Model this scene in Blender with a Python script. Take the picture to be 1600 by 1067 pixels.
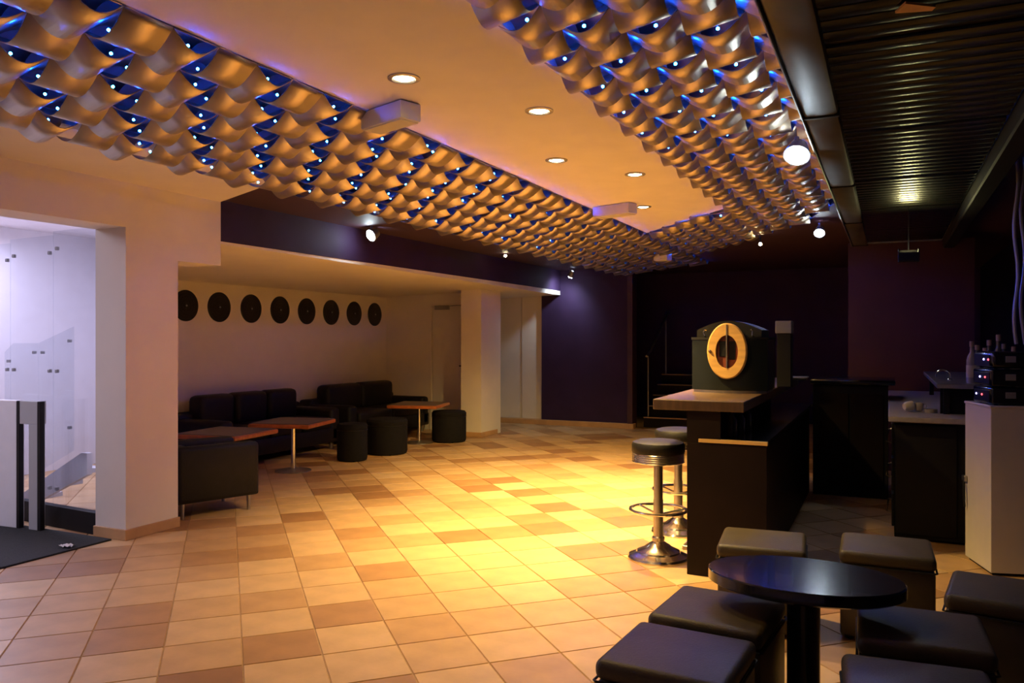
import bpy, bmesh, math, random
from mathutils import Vector, Matrix
R = math.radians
PI = math.pi
random.seed(7)
for o in list(bpy.data.objects):
    bpy.data.objects.remove(o)
scene = bpy.context.scene
COL = scene.collection

# ------------------------------------------------------------------ camera
YAW = math.atan(588 / 1244)
cd = bpy.data.cameras.new('camera')
cd.sensor_width = 36.0
cd.lens = 36.0 * 1244 / 1600
cd.shift_y = -4.5 / 1600
cd.clip_start = 0.05
cam = bpy.data.objects.new('camera', cd)
COL.objects.link(cam)
cam.location = (0, 0, 1.5)
cam.rotation_euler = (R(90), 0, YAW)
scene.camera = cam

# ------------------------------------------------------------------ world, exposure
w = bpy.data.worlds.new('world')
scene.world = w
w.use_nodes = True
w.node_tree.nodes['Background'].inputs[0].default_value = (0.5, 0.42, 0.45, 1)
w.node_tree.nodes['Background'].inputs[1].default_value = 0.004
vs = scene.view_settings
vs.view_transform = 'Standard'
vs.look = 'None'
vs.exposure = 0.3
vs.gamma = 1.0
vs.use_curve_mapping = False

WARM = (1.0, 0.67, 0.22)
COOL = (0.72, 0.88, 1.0)


def lamp(name, kind, loc, energy, color, target=None, size=0.05, angle=90, blend=0.6, parent=None, sy=None):
    ld = bpy.data.lights.new(name, kind)
    ld.energy = energy
    ld.color = color
    if kind == 'SPOT':
        ld.spot_size = R(angle)
        ld.spot_blend = blend
        ld.shadow_soft_size = size
    elif kind == 'POINT':
        ld.shadow_soft_size = size
    elif kind == 'AREA':
        ld.shape = 'RECTANGLE'
        ld.size = size
        ld.size_y = sy or size
    o = bpy.data.objects.new(name, ld)
    COL.objects.link(o)
    o.location = loc
    if target is not None:
        d = Vector(target) - Vector(loc)
        o.rotation_euler = d.to_track_quat('-Z', 'Y').to_euler()
    if parent is not None:
        bpy.context.view_layer.update()
        o.parent = parent
        o.matrix_parent_inverse = parent.matrix_world.inverted()
    return o


# ceiling tube light of the stairwell behind the glass screen
lamp('stairwell_light', 'AREA', (-8.1, 4.5, 2.62), 58, (0.74, 0.70, 1.0), target=(-7.6, 4.7, 0), size=0.9, sy=0.35)
lamp('entrance_fill', 'AREA', (-6.3, 1.4, 2.62), 36, (0.80, 0.76, 1.0), target=(-6.4, 2.4, 0), size=0.9, sy=0.4)  # fill added out of view to light the pillar's end face

# ------------------------------------------------------------------ materials
MATS = {}


def mat(name, col, rough=0.6, metal=0.0, var=0.0, scale=8.0, bump=0.0, bscale=60.0, emit=None, es=0.0, spec=0.5, coat=0.0, stretch=None):
    if name in MATS:
        return MATS[name]
    m = bpy.data.materials.new(name)
    m.use_nodes = True
    nt = m.node_tree
    b = nt.nodes['Principled BSDF']
    b.inputs['Base Color'].default_value = (*col, 1)
    b.inputs['Roughness'].default_value = rough
    b.inputs['Metallic'].default_value = metal
    b.inputs['Specular IOR Level'].default_value = spec
    b.inputs['Coat Weight'].default_value = coat
    tc = nt.nodes.new('ShaderNodeTexCoord')
    mp = nt.nodes.new('ShaderNodeMapping')
    if stretch:
        mp.inputs['Scale'].default_value = stretch
    nt.links.new(tc.outputs['Object'], mp.inputs['Vector'])
    if var > 0:
        n = nt.nodes.new('ShaderNodeTexNoise')
        n.inputs['Scale'].default_value = scale
        n.inputs['Detail'].default_value = 5
        r = nt.nodes.new('ShaderNodeValToRGB')
        r.color_ramp.elements[0].position = 0.3
        r.color_ramp.elements[1].position = 0.7
        r.color_ramp.elements[0].color = (*[c * (1 - var) for c in col], 1)
        r.color_ramp.elements[1].color = (*[min(1, c * (1 + var)) for c in col], 1)
        nt.links.new(mp.outputs[0], n.inputs['Vector'])
        nt.links.new(n.outputs['Fac'], r.inputs[0])
        nt.links.new(r.outputs[0], b.inputs['Base Color'])
    if bump > 0:
        n2 = nt.nodes.new('ShaderNodeTexNoise')
        n2.inputs['Scale'].default_value = bscale
        n2.inputs['Detail'].default_value = 4
        bp = nt.nodes.new('ShaderNodeBump')
        bp.inputs['Strength'].default_value = bump
        bp.inputs['Distance'].default_value = 0.01
        nt.links.new(mp.outputs[0], n2.inputs['Vector'])
        nt.links.new(n2.outputs['Fac'], bp.inputs['Height'])
        nt.links.new(bp.outputs[0], b.inputs['Normal'])
    if emit:
        b.inputs['Emission Color'].default_value = (*emit, 1)
        b.inputs['Emission Strength'].default_value = es
    MATS[name] = m
    return m


M_white = mat('white_paint', (0.74, 0.68, 0.62), 0.75, var=0.03, scale=3, bump=0.06, bscale=90)
M_ceil = mat('ceiling_paint', (0.84, 0.77, 0.62), 0.8, var=0.03, scale=4, bump=0.05, bscale=80)
M_purple = mat('purple_paint', (0.036, 0.017, 0.056), 0.7, spec=0.2, var=0.12, scale=3, bump=0.08, bscale=70)
M_maroon = mat('maroon_paint', (0.055, 0.017, 0.030), 0.55, var=0.12, scale=3, bump=0.05)
M_darkceil = mat('dark_ceiling_paint', (0.045, 0.018, 0.035), 0.6, var=0.1, scale=4)
M_black = mat('black_paint', (0.008, 0.007, 0.008), 0.55, spec=0.25, var=0.1)
M_grout = mat('grout', (0.46, 0.31, 0.18), 0.9, var=0.1, scale=30)
TILE_COLS = [(0.58, 0.37, 0.18), (0.53, 0.325, 0.15), (0.48, 0.28, 0.125), (0.40, 0.215, 0.09), (0.33, 0.165, 0.068), (0.62, 0.415, 0.215)]
M_tiles = [mat('terracotta_tile_%d' % i, c, 0.42, var=0.13, scale=5, bump=0.05, bscale=40) for i, c in enumerate(TILE_COLS)]
M_skirt = mat('skirting_tile', (0.52, 0.30, 0.14), 0.5, var=0.12, scale=6)
M_leather = mat('black_leather', (0.008, 0.007, 0.008), 0.5, spec=0.3, var=0.2, scale=14, bump=0.25, bscale=160)
M_velvet = mat('dark_fabric', (0.009, 0.008, 0.009), 0.85, spec=0.2, var=0.2, scale=30, bump=0.25, bscale=260)
M_pouf = mat('brown_leatherette', (0.062, 0.046, 0.023), 0.48, var=0.15, scale=10, bump=0.2, bscale=140)
M_gloss = mat('black_lacquer', (0.010, 0.010, 0.012), 0.18, var=0.1, coat=0.3)
M_alu = mat('aluminium_ribbon', (0.50, 0.42, 0.31), 0.42, metal=0.9, var=0.08, scale=6, stretch=(1, 1, 1))
M_chrome = mat('chrome', (0.72, 0.70, 0.66), 0.2, metal=1.0)
M_steel = mat('brushed_steel', (0.42, 0.40, 0.38), 0.38, metal=1.0, var=0.1, scale=20)
M_slat = mat('dark_metal_slat', (0.055, 0.052, 0.038), 0.24, metal=0.9, var=0.12, scale=5)
M_duct = mat('grey_duct_metal', (0.075, 0.068, 0.065), 0.5, metal=0.4, var=0.15, scale=6)
M_redlit = mat('red_lit_edge', (0.42, 0.12, 0.03), 0.3, var=0.25, scale=10, stretch=(1, 12, 1))  # red light on the table edges, put into the band colour
M_tabletop = mat('dark_wood_top', (0.12, 0.085, 0.06), 0.35, var=0.2, scale=8, stretch=(1, 10, 1))
M_barwood = mat('bar_wood', (0.075, 0.043, 0.024), 0.4, var=0.25, scale=6, stretch=(8, 1, 1), bump=0.05)
M_bardark = mat('bar_panel', (0.010, 0.005, 0.005), 0.55, spec=0.18, var=0.2, scale=5)
M_litedge = mat('lit_edge_yellow', (0.70, 0.46, 0.16), 0.4, var=0.05)  # yellow colour standing in for light along the worktop edge
M_stone = mat('pale_worktop', (0.33, 0.29, 0.27), 0.45, var=0.12, scale=20)
M_cab = mat('white_laminate', (0.66, 0.62, 0.60), 0.45, var=0.03)
M_oval = mat('light_wood', (0.58, 0.33, 0.10), 0.45, var=0.15, scale=7, stretch=(1, 1, 5))
M_booth = mat('dark_green_metal', (0.011, 0.014, 0.013), 0.35, metal=0.3, var=0.15)
M_red = mat('red_brown', (0.16, 0.03, 0.01), 0.5, var=0.3, scale=20)
M_cream = mat('cream_plastic', (0.62, 0.58, 0.50), 0.4)
M_disc = mat('disc_black', (0.010, 0.010, 0.011), 0.35, var=0.2, scale=20)
M_mat = mat('entrance_mat', (0.028, 0.03, 0.03), 0.95, var=0.4, scale=90, bump=0.6, bscale=300)
M_greymetal = mat('grey_metal', (0.30, 0.30, 0.32), 0.45, metal=0.4)
M_balgrey = mat('grey_balustrade_paint', (0.42, 0.42, 0.44), 0.6)
M_stairwhite = mat('stairwell_white', (0.76, 0.74, 0.78), 0.7, var=0.03)
M_bulbwarm = mat('halogen_bulb', (1, 0.9, 0.7), 0.3, emit=(1.0, 0.80, 0.45), es=40)
M_bulbcool = mat('cool_flood_lens', (0.9, 0.95, 1), 0.3, emit=(0.80, 0.93, 1.0), es=45)
M_blue = mat('blue_led', (0.02, 0.1, 1), 0.3, emit=(0.004, 0.07, 1.0), es=640)
M_bluered = mat('led_indicator_blue', (0.2, 0.25, 1), 0.3, emit=(0.35, 0.3, 1.0), es=9)
M_redled = mat('led_indicator_red', (1, 0.1, 0.1), 0.3, emit=(1.0, 0.08, 0.10), es=4)
M_bottle = mat('bottle_glass', (0.10, 0.09, 0.06), 0.12, var=0.2, coat=0.3)
M_bottleclear = mat('pale_bottle_glass', (0.32, 0.29, 0.24), 0.15, coat=0.3)
M_label = mat('bottle_label', (0.55, 0.48, 0.34), 0.6)
M_cap = mat('bottle_cap', (0.45, 0.30, 0.16), 0.4)


def glass_mat():
    m = bpy.data.materials.new('clear_glass')
    m.use_nodes = True
    nt = m.node_tree
    nt.nodes.clear()
    out = nt.nodes.new('ShaderNodeOutputMaterial')
    mix = nt.nodes.new('ShaderNodeMixShader')
    tr = nt.nodes.new('ShaderNodeBsdfTransparent')
    tr.inputs[0].default_value = (0.93, 0.95, 0.97, 1)
    gl = nt.nodes.new('ShaderNodeBsdfGlossy')
    gl.inputs['Roughness'].default_value = 0.03
    mix.inputs[0].default_value = 0.07
    nt.links.new(tr.outputs[0], mix.inputs[1])
    nt.links.new(gl.outputs[0], mix.inputs[2])
    nt.links.new(mix.outputs[0], out.inputs[0])
    return m


M_glass = glass_mat()


# ------------------------------------------------------------------ mesh helpers
class MB:
    def __init__(s):
        s.bm = bmesh.new()

    def box(s, x0, x1, y0, y1, z0, z1, bev=0.0, seg=2, rot=0.0, about=None):
        g = bmesh.ops.create_cube(s.bm, size=1.0)['verts']
        for v in g:
            v.co = Vector(((x0 + x1) / 2 + v.co.x * (x1 - x0), (y0 + y1) / 2 + v.co.y * (y1 - y0), (z0 + z1) / 2 + v.co.z * (z1 - z0)))
        if bev > 0:
            es = list({e for v in g for e in v.link_edges})
            r = bmesh.ops.bevel(s.bm, geom=es, offset=bev, segments=seg, affect='EDGES', profile=0.5)
            g = r['verts']
            g = list({v for f in r['faces'] for v in f.verts} | set(g))
        if rot:
            c = about or ((x0 + x1) / 2, (y0 + y1) / 2, 0)
            bmesh.ops.rotate(s.bm, verts=[v for v in g if v.is_valid], cent=c, matrix=Matrix.Rotation(rot, 3, 'Z'))
        return s

    def lathe(s, prof, c=(0, 0, 0), n=28, sx=1.0, sy=1.0, cap=True):
        rings = []
        for r, z in prof:
            if r < 1e-5:
                rings.append([s.bm.verts.new((c[0], c[1], c[2] + z))])
            else:
                rings.append([s.bm.verts.new((c[0] + r * sx * math.cos(2 * PI * k / n), c[1] + r * sy * math.sin(2 * PI * k / n), c[2] + z)) for k in range(n)])
        for a, b in zip(rings[:-1], rings[1:]):
            for k in range(n):
                k2 = (k + 1) % n
                if len(a) == 1 and len(b) == 1:
                    continue
                if len(a) == 1:
                    s.bm.faces.new((a[0], b[k2], b[k]))
                elif len(b) == 1:
                    s.bm.faces.new((a[k], a[k2], b[0]))
                else:
                    s.bm.faces.new((a[k], a[k2], b[k2], b[k]))
        if cap:
            if len(rings[0]) > 1:
                s.bm.faces.new(rings[0][::-1])
            if len(rings[-1]) > 1:
                s.bm.faces.new(rings[-1])
        return s

    def tube(s, pts, r, n=10, closed=False):
        pts = [Vector(p) for p in pts]
        rings = []
        m = len(pts)
        for i, p in enumerate(pts):
            if closed:
                t = pts[(i + 1) % m] - pts[i - 1]
            else:
                t = pts[min(i + 1, m - 1)] - pts[max(i - 1, 0)]
            t.normalize()
            up = Vector((0, 0, 1)) if abs(t.z) < 0.9 else Vector((1, 0, 0))
            a = t.cross(up).normalized()
            b = t.cross(a).normalized()
            rings.append([s.bm.verts.new(p + (a * math.cos(2 * PI * k / n) + b * math.sin(2 * PI * k / n)) * r) for k in range(n)])
        rng = range(m) if closed else range(m - 1)
        for i in rng:
            A, B = rings[i], rings[(i + 1) % m]
            for k in range(n):
                s.bm.faces.new((A[k], A[(k + 1) % n], B[(k + 1) % n], B[k]))
        if not closed:
            s.bm.faces.new(rings[0][::-1])
            s.bm.faces.new(rings[-1])
        return s

    def prism(s, poly, z0, z1):
        a = [s.bm.verts.new((x, y, z0)) for x, y in poly]
        b = [s.bm.verts.new((x, y, z1)) for x, y in poly]
        n = len(poly)
        s.bm.faces.new(a[::-1])
        s.bm.faces.new(b)
        for k in range(n):
            s.bm.faces.new((a[k], a[(k + 1) % n], b[(k + 1) % n], b[k]))
        return s

    def prism_y(s, poly, y0, y1):
        # outline in X/Z pushed along Y
        a = [s.bm.verts.new((x, y0, z)) for x, z in poly]
        b = [s.bm.verts.new((x, y1, z)) for x, z in poly]
        n = len(poly)
        s.bm.faces.new(a[::-1])
        s.bm.faces.new(b)
        for k in range(n):
            s.bm.faces.new((a[k], a[(k + 1) % n], b[(k + 1) % n], b[k]))
        return s

    def quad(s, *ps):
        s.bm.faces.new([s.bm.verts.new(p) for p in ps])
        return s

    def build(s, name, m, parent=None, smooth=False):
        bmesh.ops.recalc_face_normals(s.bm, faces=s.bm.faces[:])
        me = bpy.data.meshes.new(name)
        s.bm.to_mesh(me)
        s.bm.free()
        me.materials.append(m)
        if smooth:
            for p in me.polygons:
                p.use_smooth = True
            me.set_sharp_from_angle(angle=R(38))
        return link(name, me, parent)


def link(name, me, parent=None, loc=None):
    o = bpy.data.objects.new(name, me)
    COL.objects.link(o)
    if parent is not None:
        o.parent = parent
    if loc is not None:
        o.location = loc
    return o


def tag(o, label=None, cat=None, group=None, kind=None):
    if label:
        o['label'] = label
    if cat:
        o['category'] = cat
    if group:
        o['group'] = group
    if kind:
        o['kind'] = kind
    return o


def thing(name, label, cat, loc=(0, 0, 0), rz=0.0, group=None):
    o = bpy.data.objects.new(name, None)
    COL.objects.link(o)
    o.location = loc
    o.rotation_euler = (0, 0, rz)
    o.empty_display_size = 0.1
    return tag(o, label, cat, group)


def copy_tree(o, parent=None):
    c = o.copy()
    COL.objects.link(c)
    c.parent = parent
    for ch in list(o.children):
        copy_tree(ch, c)
    return c


def struct(name, mb, m, label, cat='wall', smooth=False):
    o = mb.build(name, m, smooth=smooth)
    return tag(o, label, cat, kind='structure')


# ------------------------------------------------------------------ floor
Q = math.sqrt(0.5)
TS = 0.358
FX0, FX1, FY0, FY1 = -9.0, 2.0, -2.2, 15.2
fl = MB().quad((FX0, FY0, -0.006), (FX1, FY0, -0.006), (FX1, FY1, -0.006), (FX0, FY1, -0.006)).build('floor', M_grout)
tag(fl, 'diagonal terracotta and beige tiled floor of the bar room', 'floor', kind='structure')


def tile_mesh(mi):
    h = TS / 2 - 0.002
    b = 0.003
    v = [(-h, -h, -0.007), (h, -h, -0.007), (h, h, -0.007), (-h, h, -0.007), (-h + b, -h + b, 0), (h - b, -h + b, 0), (h - b, h - b, 0), (-h + b, h - b, 0)]
    f = [(4, 5, 6, 7), (0, 1, 5, 4), (1, 2, 6, 5), (2, 3, 7, 6), (3, 0, 4, 7)]
    me = bpy.data.meshes.new('tile')
    me.from_pydata(v, [], f)
    me.materials.append(M_tiles[mi])
    return me


tile_meshes = [tile_mesh(i) for i in range(len(M_tiles))]


def project(x, y, z):
    xr = x * math.cos(YAW) + y * math.sin(YAW)
    zf = -x * math.sin(YAW) + y * math.cos(YAW)
    if zf < 0.2:
        return None
    return 800 + 1244 * xr / zf, 529 - 1244 * (z - 1.5) / zf, zf


tl = []
for iu in range(-8, 48):
    for iv in range(-22, 36):
        u = 4.22 + (iu - 12 + 0.5) * TS
        v = 0.069 + (iv + 0.5) * TS
        x, y = (-u + v) * Q, (u + v) * Q
        if not (FX0 + 0.3 < x < FX1 - 0.3 and FY0 + 0.3 < y < FY1 - 0.3):
            continue
        if x < -5.3 and y < 4.5:
            if y < 4.0:
                continue
        p = project(x, y, 0)
        vis = p is not None and -120 < p[0] < 1720 and p[1] < 1200
        hid = (x > -1.0 and y > 5.3) or x > 0.2 or (x < -5.5 and y < 7)
        rr = random.random()
        mi = 0 if rr < 0.27 else 1 if rr < 0.49 else 2 if rr < 0.68 else 3 if rr < 0.82 else 4 if rr < 0.91 else 5
        tl.append(((0 if vis and not hid else 1), p[2] if p else 99, x, y, mi))
tl.sort()
for k, (_, _, x, y, mi) in enumerate(tl[:300]):
    t = link('tile', tile_meshes[mi], fl, (x, y, 0))
    t.rotation_euler = (0, 0, R(45))
vv, ff, mm = [], [], []
c45 = Q
for (_, _, x, y, mi) in tl[300:]:
    n0 = len(vv)
    for co in tile_meshes[mi].vertices:
        vv.append((x + (co.co.x - co.co.y) * c45, y + (co.co.x + co.co.y) * c45, co.co.z))
    for p in tile_meshes[mi].polygons:
        ff.append([n0 + i for i in p.vertices])
        mm.append(mi)
me = bpy.data.meshes.new('distant_tiles')
me.from_pydata(vv, [], ff)
for m in M_tiles:
    me.materials.append(m)
for p, mi in zip(me.polygons, mm):
    p.material_index = mi
tag(link('distant_tiles', me, fl), kind='stuff')

# ------------------------------------------------------------------ walls, pillars, ceilings
struct('wall_discs', MB().box(-7.9, -7.7, 6.3, 11.5, 0, 2.4), M_white, 'cream alcove wall carrying the row of black discs')
struct('wall_stairwell', MB().prism([(-5.45, 4.46), (-5.45, 4.54), (-8.6, 6.95), (-8.6, 6.85)], 0, 2.95), M_stairwhite, 'white partition between the stairwell and the sofa alcove')
struct('wall_stairwell_back', MB().box(-8.75, -8.6, 0, 7.2, 0, 2.95), M_stairwhite, 'pale wall at the back of the stairwell')
struct('wall_door', MB().box(-7.9, -6.83, 11.3, 11.42, 0, 2.4).box(-6.83, -6.05, 11.3, 11.42, 2.06, 2.4).box(-6.05, -5.6, 11.3, 11.42, 0, 2.4), M_white, 'cream cross wall around the white alcove door')
pf = struct('wall_pillar_front', MB().box(-5.45, -5.12, 4.12, 4.60, 0, 2.66), M_white, 'cream square pillar beside the glass screen', 'pillar')
struct('baseboard_pillar', MB().box(-5.462, -5.108, 4.108, 4.612, 0, 0.08, 0.004), M_skirt, 'terracotta skirting around the front pillar', 'baseboard')
struct('wall_lintel', MB().box(-5.45, -5.12, 0.5, 4.12, 2.33, 2.66).box(-5.45, -5.12, 4.60, 5.05, 2.12, 2.66), M_white, 'cream beam over the entrance opening', 'beam')
struct('wall_pillar_far', MB().box(-5.95, -5.60, 10.75, 11.30, 0, 2.35), M_white, 'cream square pillar right of the white door', 'pillar')
struct('baseboard_pillar_far', MB().box(-5.96, -5.59, 10.74, 11.3, 0, 0.07, 0.004), M_skirt, 'terracotta skirting around the far pillar', 'baseboard')
struct('wall_far_white', MB().box(-6.9, -5.93, 12.95, 13.1, 0, 2.3).box(-5.915, -5.5, 12.93, 13.1, 0, 2.3), M_white, 'white wall beyond the far pillar with a panel joint')
struct('wall_far_side', MB().box(-7.0, -6.9, 11.42, 13.1, 0, 2.4), M_white, 'white return wall of the passage behind the far pillar')
struct('wall_purple', MB().box(-5.5, -3.9, 12.85, 13.05, 0, 2.75), M_purple, 'dark purple wall panel beside the stair opening')
struct('trim_1', MB().box(-3.93, -3.84, 12.80, 13.06, 0, 2.75, 0.004), M_maroon, 'maroon corner post ending the purple wall', 'trim')
struct('baseboard_far', MB().box(-6.9, -3.82, 12.78, 12.93, 0, 0.085, 0.004), M_skirt, 'terracotta skirting along the far purple wall', 'baseboard')
struct('wall_back', MB().box(-4.6, 2.0, 14.9, 15.1, 0, 2.95), M_purple, 'dark purple wall at the very back')
struct('wall_bulkhead', MB().box(-0.42, 0.85, 10.0, 10.25, 0, 2.60), M_maroon, 'maroon black bulkhead wall behind the back bar')
struct('wall_right', MB().box(1.35, 1.5, -2.2, 15.0, 0, 2.95), M_black, 'black wall on the right behind the bar')
struct('wall_rear', MB().box(-9.0, 2.0, -2.35, -2.2, 0, 2.95), M_white, 'cream wall at the rear of the room')
struct('wall_left', MB().box(-5.45, -5.12, -2.2, 0.5, 0, 2.66), M_white, 'cream wall left of the entrance')

ZF = 2.75
struct('ceiling', MB().prism([(-2.585, -2.2), (-1.39, -2.2), (-1.39, 7.75), (-2.585, 9.2)], ZF, ZF + 0.12), M_ceil, 'flat warm lit central ceiling between the woven bands', 'ceiling')
struct('ceiling_plenum', MB().box(-8.8, 1.5, -2.2, 15.0, 2.865, 2.93), M_white, 'white slab above the woven ceiling', 'ceiling')
struct('ceiling_entrance', MB().prism([(-5.12, -2.2), (-4.02, -2.2), (-4.02, 4.55), (-5.12, 5.05)], 2.66, 2.72), M_white, 'cream ceiling over the entrance side', 'ceiling')
struct('ceiling_dark_left', MB().prism([(-5.15, 5.055), (-4.02, 4.555), (-4.02, 12.85), (-5.15, 12.85)], 2.68, 2.74), M_darkceil, 'dark plum ceiling above the alcove fascia', 'ceiling')
mb = MB()
a = [(-5.15, 5.05, 2.31), (-5.15, 13.4, 2.25), (-7.7, 13.4, 2.2), (-7.7, 6.33, 2.2), (-5.6, 4.72, 2.29)]
b = [(p[0], p[1], 2.40) for p in a]
va = [mb.bm.verts.new(p) for p in a]
vb = [mb.bm.verts.new(p) for p in b]
mb.bm.faces.new(va); mb.bm.faces.new(vb[::-1])
for k in range(5):
    mb.bm.faces.new((va[k], va[(k + 1) % 5], vb[(k + 1) % 5], vb[k]))
struct('ceiling_alcove', mb, M_white, 'low cream ceiling over the sofa alcove', 'ceiling')
struct('wall_fascia', MB().prism_y([(-5.25, 2.33), (-5.142, 2.33), (-5.142, 2.68), (-5.25, 2.68)], 5.06, 12.85), M_purple, 'dark purple fascia above the low alcove ceiling', 'fascia')
struct('ceiling_stairwell', MB().box(-8.6, -5.45, 0.5, 7.1, 2.70, 2.76), M_stairwhite, 'white ceiling over the stairwell', 'ceiling')
struct('ceiling_dark_far', MB().prism([(-4.5, 13.0), (-2.75, 11.95), (-1.5, 10.0), (-0.7, 8.6), (-0.2, 7.0), (-0.2, 14.9), (-4.5, 14.9)], 2.73, 2.79), M_darkceil, 'dark ceiling at the far end by the back wall', 'ceiling')

# ------------------------------------------------------------------ woven metal ceilings


def in_poly(x, y, P):
    r = False
    for i in range(len(P)):
        x1, y1 = P[i]
        x2, y2 = P[i - 1]
        if (y1 > y) != (y2 > y) and x < (x2 - x1) * (y - y1) / (y2 - y1) + x1:
            r = not r
    return r


def weave(root, X0, wx, nx, wy, Y0, ny, skew, zf, A, inside, bulb_mesh, nb=300):
    """two sets of ribbons woven over and under each other"""
    def cell(i, j):
        xc = X0 + (i + 0.5) * wx
        yc = Y0 + (j + 0.5) * wy + skew * (xc - X0)
        return xc, yc, inside(xc, yc)

    def ribbon(cells_pts, name):
        vs_, fs_ = [], []
        for (p, q) in cells_pts:
            vs_ += [p, q]
        for k in range(len(cells_pts) - 1):
            fs_.append((2 * k, 2 * k + 1, 2 * k + 3, 2 * k + 2))
        me_ = bpy.data.meshes.new(name)
        me_.from_pydata(vs_, [], fs_)
        me_.materials.append(M_alu)
        for p in me_.polygons:
            p.use_smooth = True
        o = link(name, me_, root)
        so = o.modifiers.new('thickness', 'SOLIDIFY')
        so.thickness = 0.004
        so.offset = 0
        return o

    NS = 10
    g = 0.006

    def runs(flags):
        out, cur = [], []
        for k, f in enumerate(flags):
            if f:
                cur.append(k)
            elif cur:
                out.append(cur); cur = []
        if cur:
            out.append(cur)
        return out
    for j in range(ny):                       # cross ribbons
        for run in runs([cell(i, j)[2] for i in range(nx)]):
            pts = []
            for i in run:
                s = -1 if (i + j) % 2 == 0 else 1
                for k in range(NS + (1 if i == run[-1] else 0)):
                    t = k / NS
                    x = X0 + (i + t) * wx
                    z = zf(x) + s * A * math.sin(PI * t)
                    yb = Y0 + j * wy + skew * (x - X0)
                    pts.append(((x, yb + g, z), (x, yb + wy - g, z)))
            ribbon(pts, 'cross_ribbon')
    for i in range(nx):                       # long ribbons
        for run in runs([cell(i, j)[2] for j in range(ny)]):
            pts = []
            for j in run:
                s = 1 if (i + j) % 2 == 0 else -1
                for k in range(NS + (1 if j == run[-1] else 0)):
                    t = k / NS
                    xa, xb = X0 + i * wx + g, X0 + (i + 1) * wx - g
                    z = s * A * math.sin(PI * t)
                    y = Y0 + (j + t) * wy
                    pts.append(((xa, y + skew * (xa - X0), zf(xa) + z), (xb, y + skew * (xb - X0), zf(xb) + z)))
            ribbon(pts, 'long_ribbon')
    cand = []
    for i in range(nx):
        for j in range(ny):
            xc, yc, ok = cell(i, j)
            if not ok:
                continue
            p = project(xc, yc, zf(xc))
            if p is None or not (-150 < p[0] < 1750 and p[1] > -150):
                continue
            if (i + j) % 2 == 0:
                dx_, dy_ = random.uniform(-0.2, 0.2) * wx, -0.34 * wy
            else:
                dx_, dy_ = 0.32 * wx, random.uniform(-0.2, 0.2) * wy
            cand.append((p[2], xc + dx_, yc + dy_ + skew * dx_, zf(xc + dx_) - 0.3 * A))
    cand.sort()
    for (_, x, y, z) in cand[:nb]:
        link('led_bulb', bulb_mesh, root, (x, y, z))


bm_ = bmesh.new()
bmesh.ops.create_icosphere(bm_, subdivisions=1, radius=0.007)
bulb_me = bpy.data.meshes.new('led_bulb')
bm_.to_mesh(bulb_me)
bm_.free()
bulb_me.materials.append(M_blue)

wl = thing('woven_ceiling', 'long woven aluminium ribbon ceiling with blue lights, left of the flat ceiling', 'ceiling panel')
weave(wl, -4.06, 0.296, 5, 0.2335, 0.4945 - 0.467, 56, -0.2, lambda x: 2.742 - 0.1 * (-2.58 - x), 0.062,
      lambda x, y: 0.3 < y < 12.75, bulb_me, 280)
PR = [(-1.392, 0.8), (-0.37, 0.8), (-0.37, 7.3), (-0.8, 8.7), (-1.6, 10.1), (-2.56, 11.6), (-2.56, 9.2), (-1.392, 7.75)]
wr = thing('woven_ceiling', 'woven aluminium ribbon ceiling with blue lights, right of the flat ceiling beside the duct', 'ceiling panel')
weave(wr, -1.392 - 5 * 0.226, 0.226, 10, 0.223, 2.80 + 0.42 * 5 * 0.226 - 15 * 0.223, 60, -0.42, lambda x: 2.735, 0.056,
      lambda x, y: in_poly(x, y, PR), bulb_me, 280)

# ------------------------------------------------------------------ duct and metal panel ceiling on the right
du = thing('cable_duct', 'long grey perforated metal duct running along the right woven ceiling', 'duct', (-0.30, 0, 2.57))
for k in range(5):
    y0 = 0.2 + k * 1.96
    MB().box(-0.075, 0.085, y0, y0 + 1.95, 0.0, 0.14, 0.02, 2).build('duct_section', M_duct, du, True)
    MB().box(-0.082, -0.074, y0, y0 + 1.95, -0.012, 0.05, 0.002, 1).build('edge_rail', M_steel, du)
    MB().box(-0.08, 0.09, y0 + 1.945, y0 + 1.965, -0.006, 0.14, 0.003, 1).build('joint_band', M_black, du)
pan = thing('metal_panel_ceiling', 'dark slatted metal ceiling panel above the back bar', 'ceiling panel', (0.16, 0, 2.60))
PW = 0.375
sm = MB()
prof = [(-0.052, 0.012), (-0.050, 0.003), (-0.030, -0.004), (0.0, -0.006), (0.030, -0.004), (0.050, 0.003), (0.052, 0.012)]
aa = [sm.bm.verts.new((-PW, y, z)) for y, z in prof]
bb = [sm.bm.verts.new((PW, y, z)) for y, z in prof]
for k in range(len(prof)):
    k2 = (k + 1) % len(prof)
    sm.bm.faces.new((aa[k], aa[k2], bb[k2], bb[k]))
sm.bm.faces.new(aa); sm.bm.faces.new(bb[::-1])
first = sm.build('slat', M_slat, pan, True)
y = 0.5
first.location = (0, y, 0)
k = 1
while y < 9.85:
    y += 0.112 if k % 12 else 0.17
    link('slat', first.data, pan, (0, y, 0))
    k += 1
MB().box(-PW, PW, 0.4, 9.95, 0.016, 0.03).build('backing_sheet', M_black, pan)
MB().box(-PW - 0.01, PW, 9.93, 9.96, -0.02, 0.02, 0.003, 1).build('end_trim', M_steel, pan)
struct('trim_2', MB().box(0.545, 0.66, 0.2, 10.0, 2.50, 2.62, 0.01, 1), M_black, 'black beam along the right side of the metal panel', 'beam')
struct('ceiling_right', MB().box(0.66, 1.35, 0.2, 14.9, 2.66, 2.72), M_darkceil, 'dark ceiling beyond the black beam', 'ceiling')
o = MB().prism([(0.02, 2.93), (0.05, 2.86), (0.14, 2.93), (0.13, 2.96)], 2.578, 2.586).build('paper_tag', M_oval)
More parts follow.
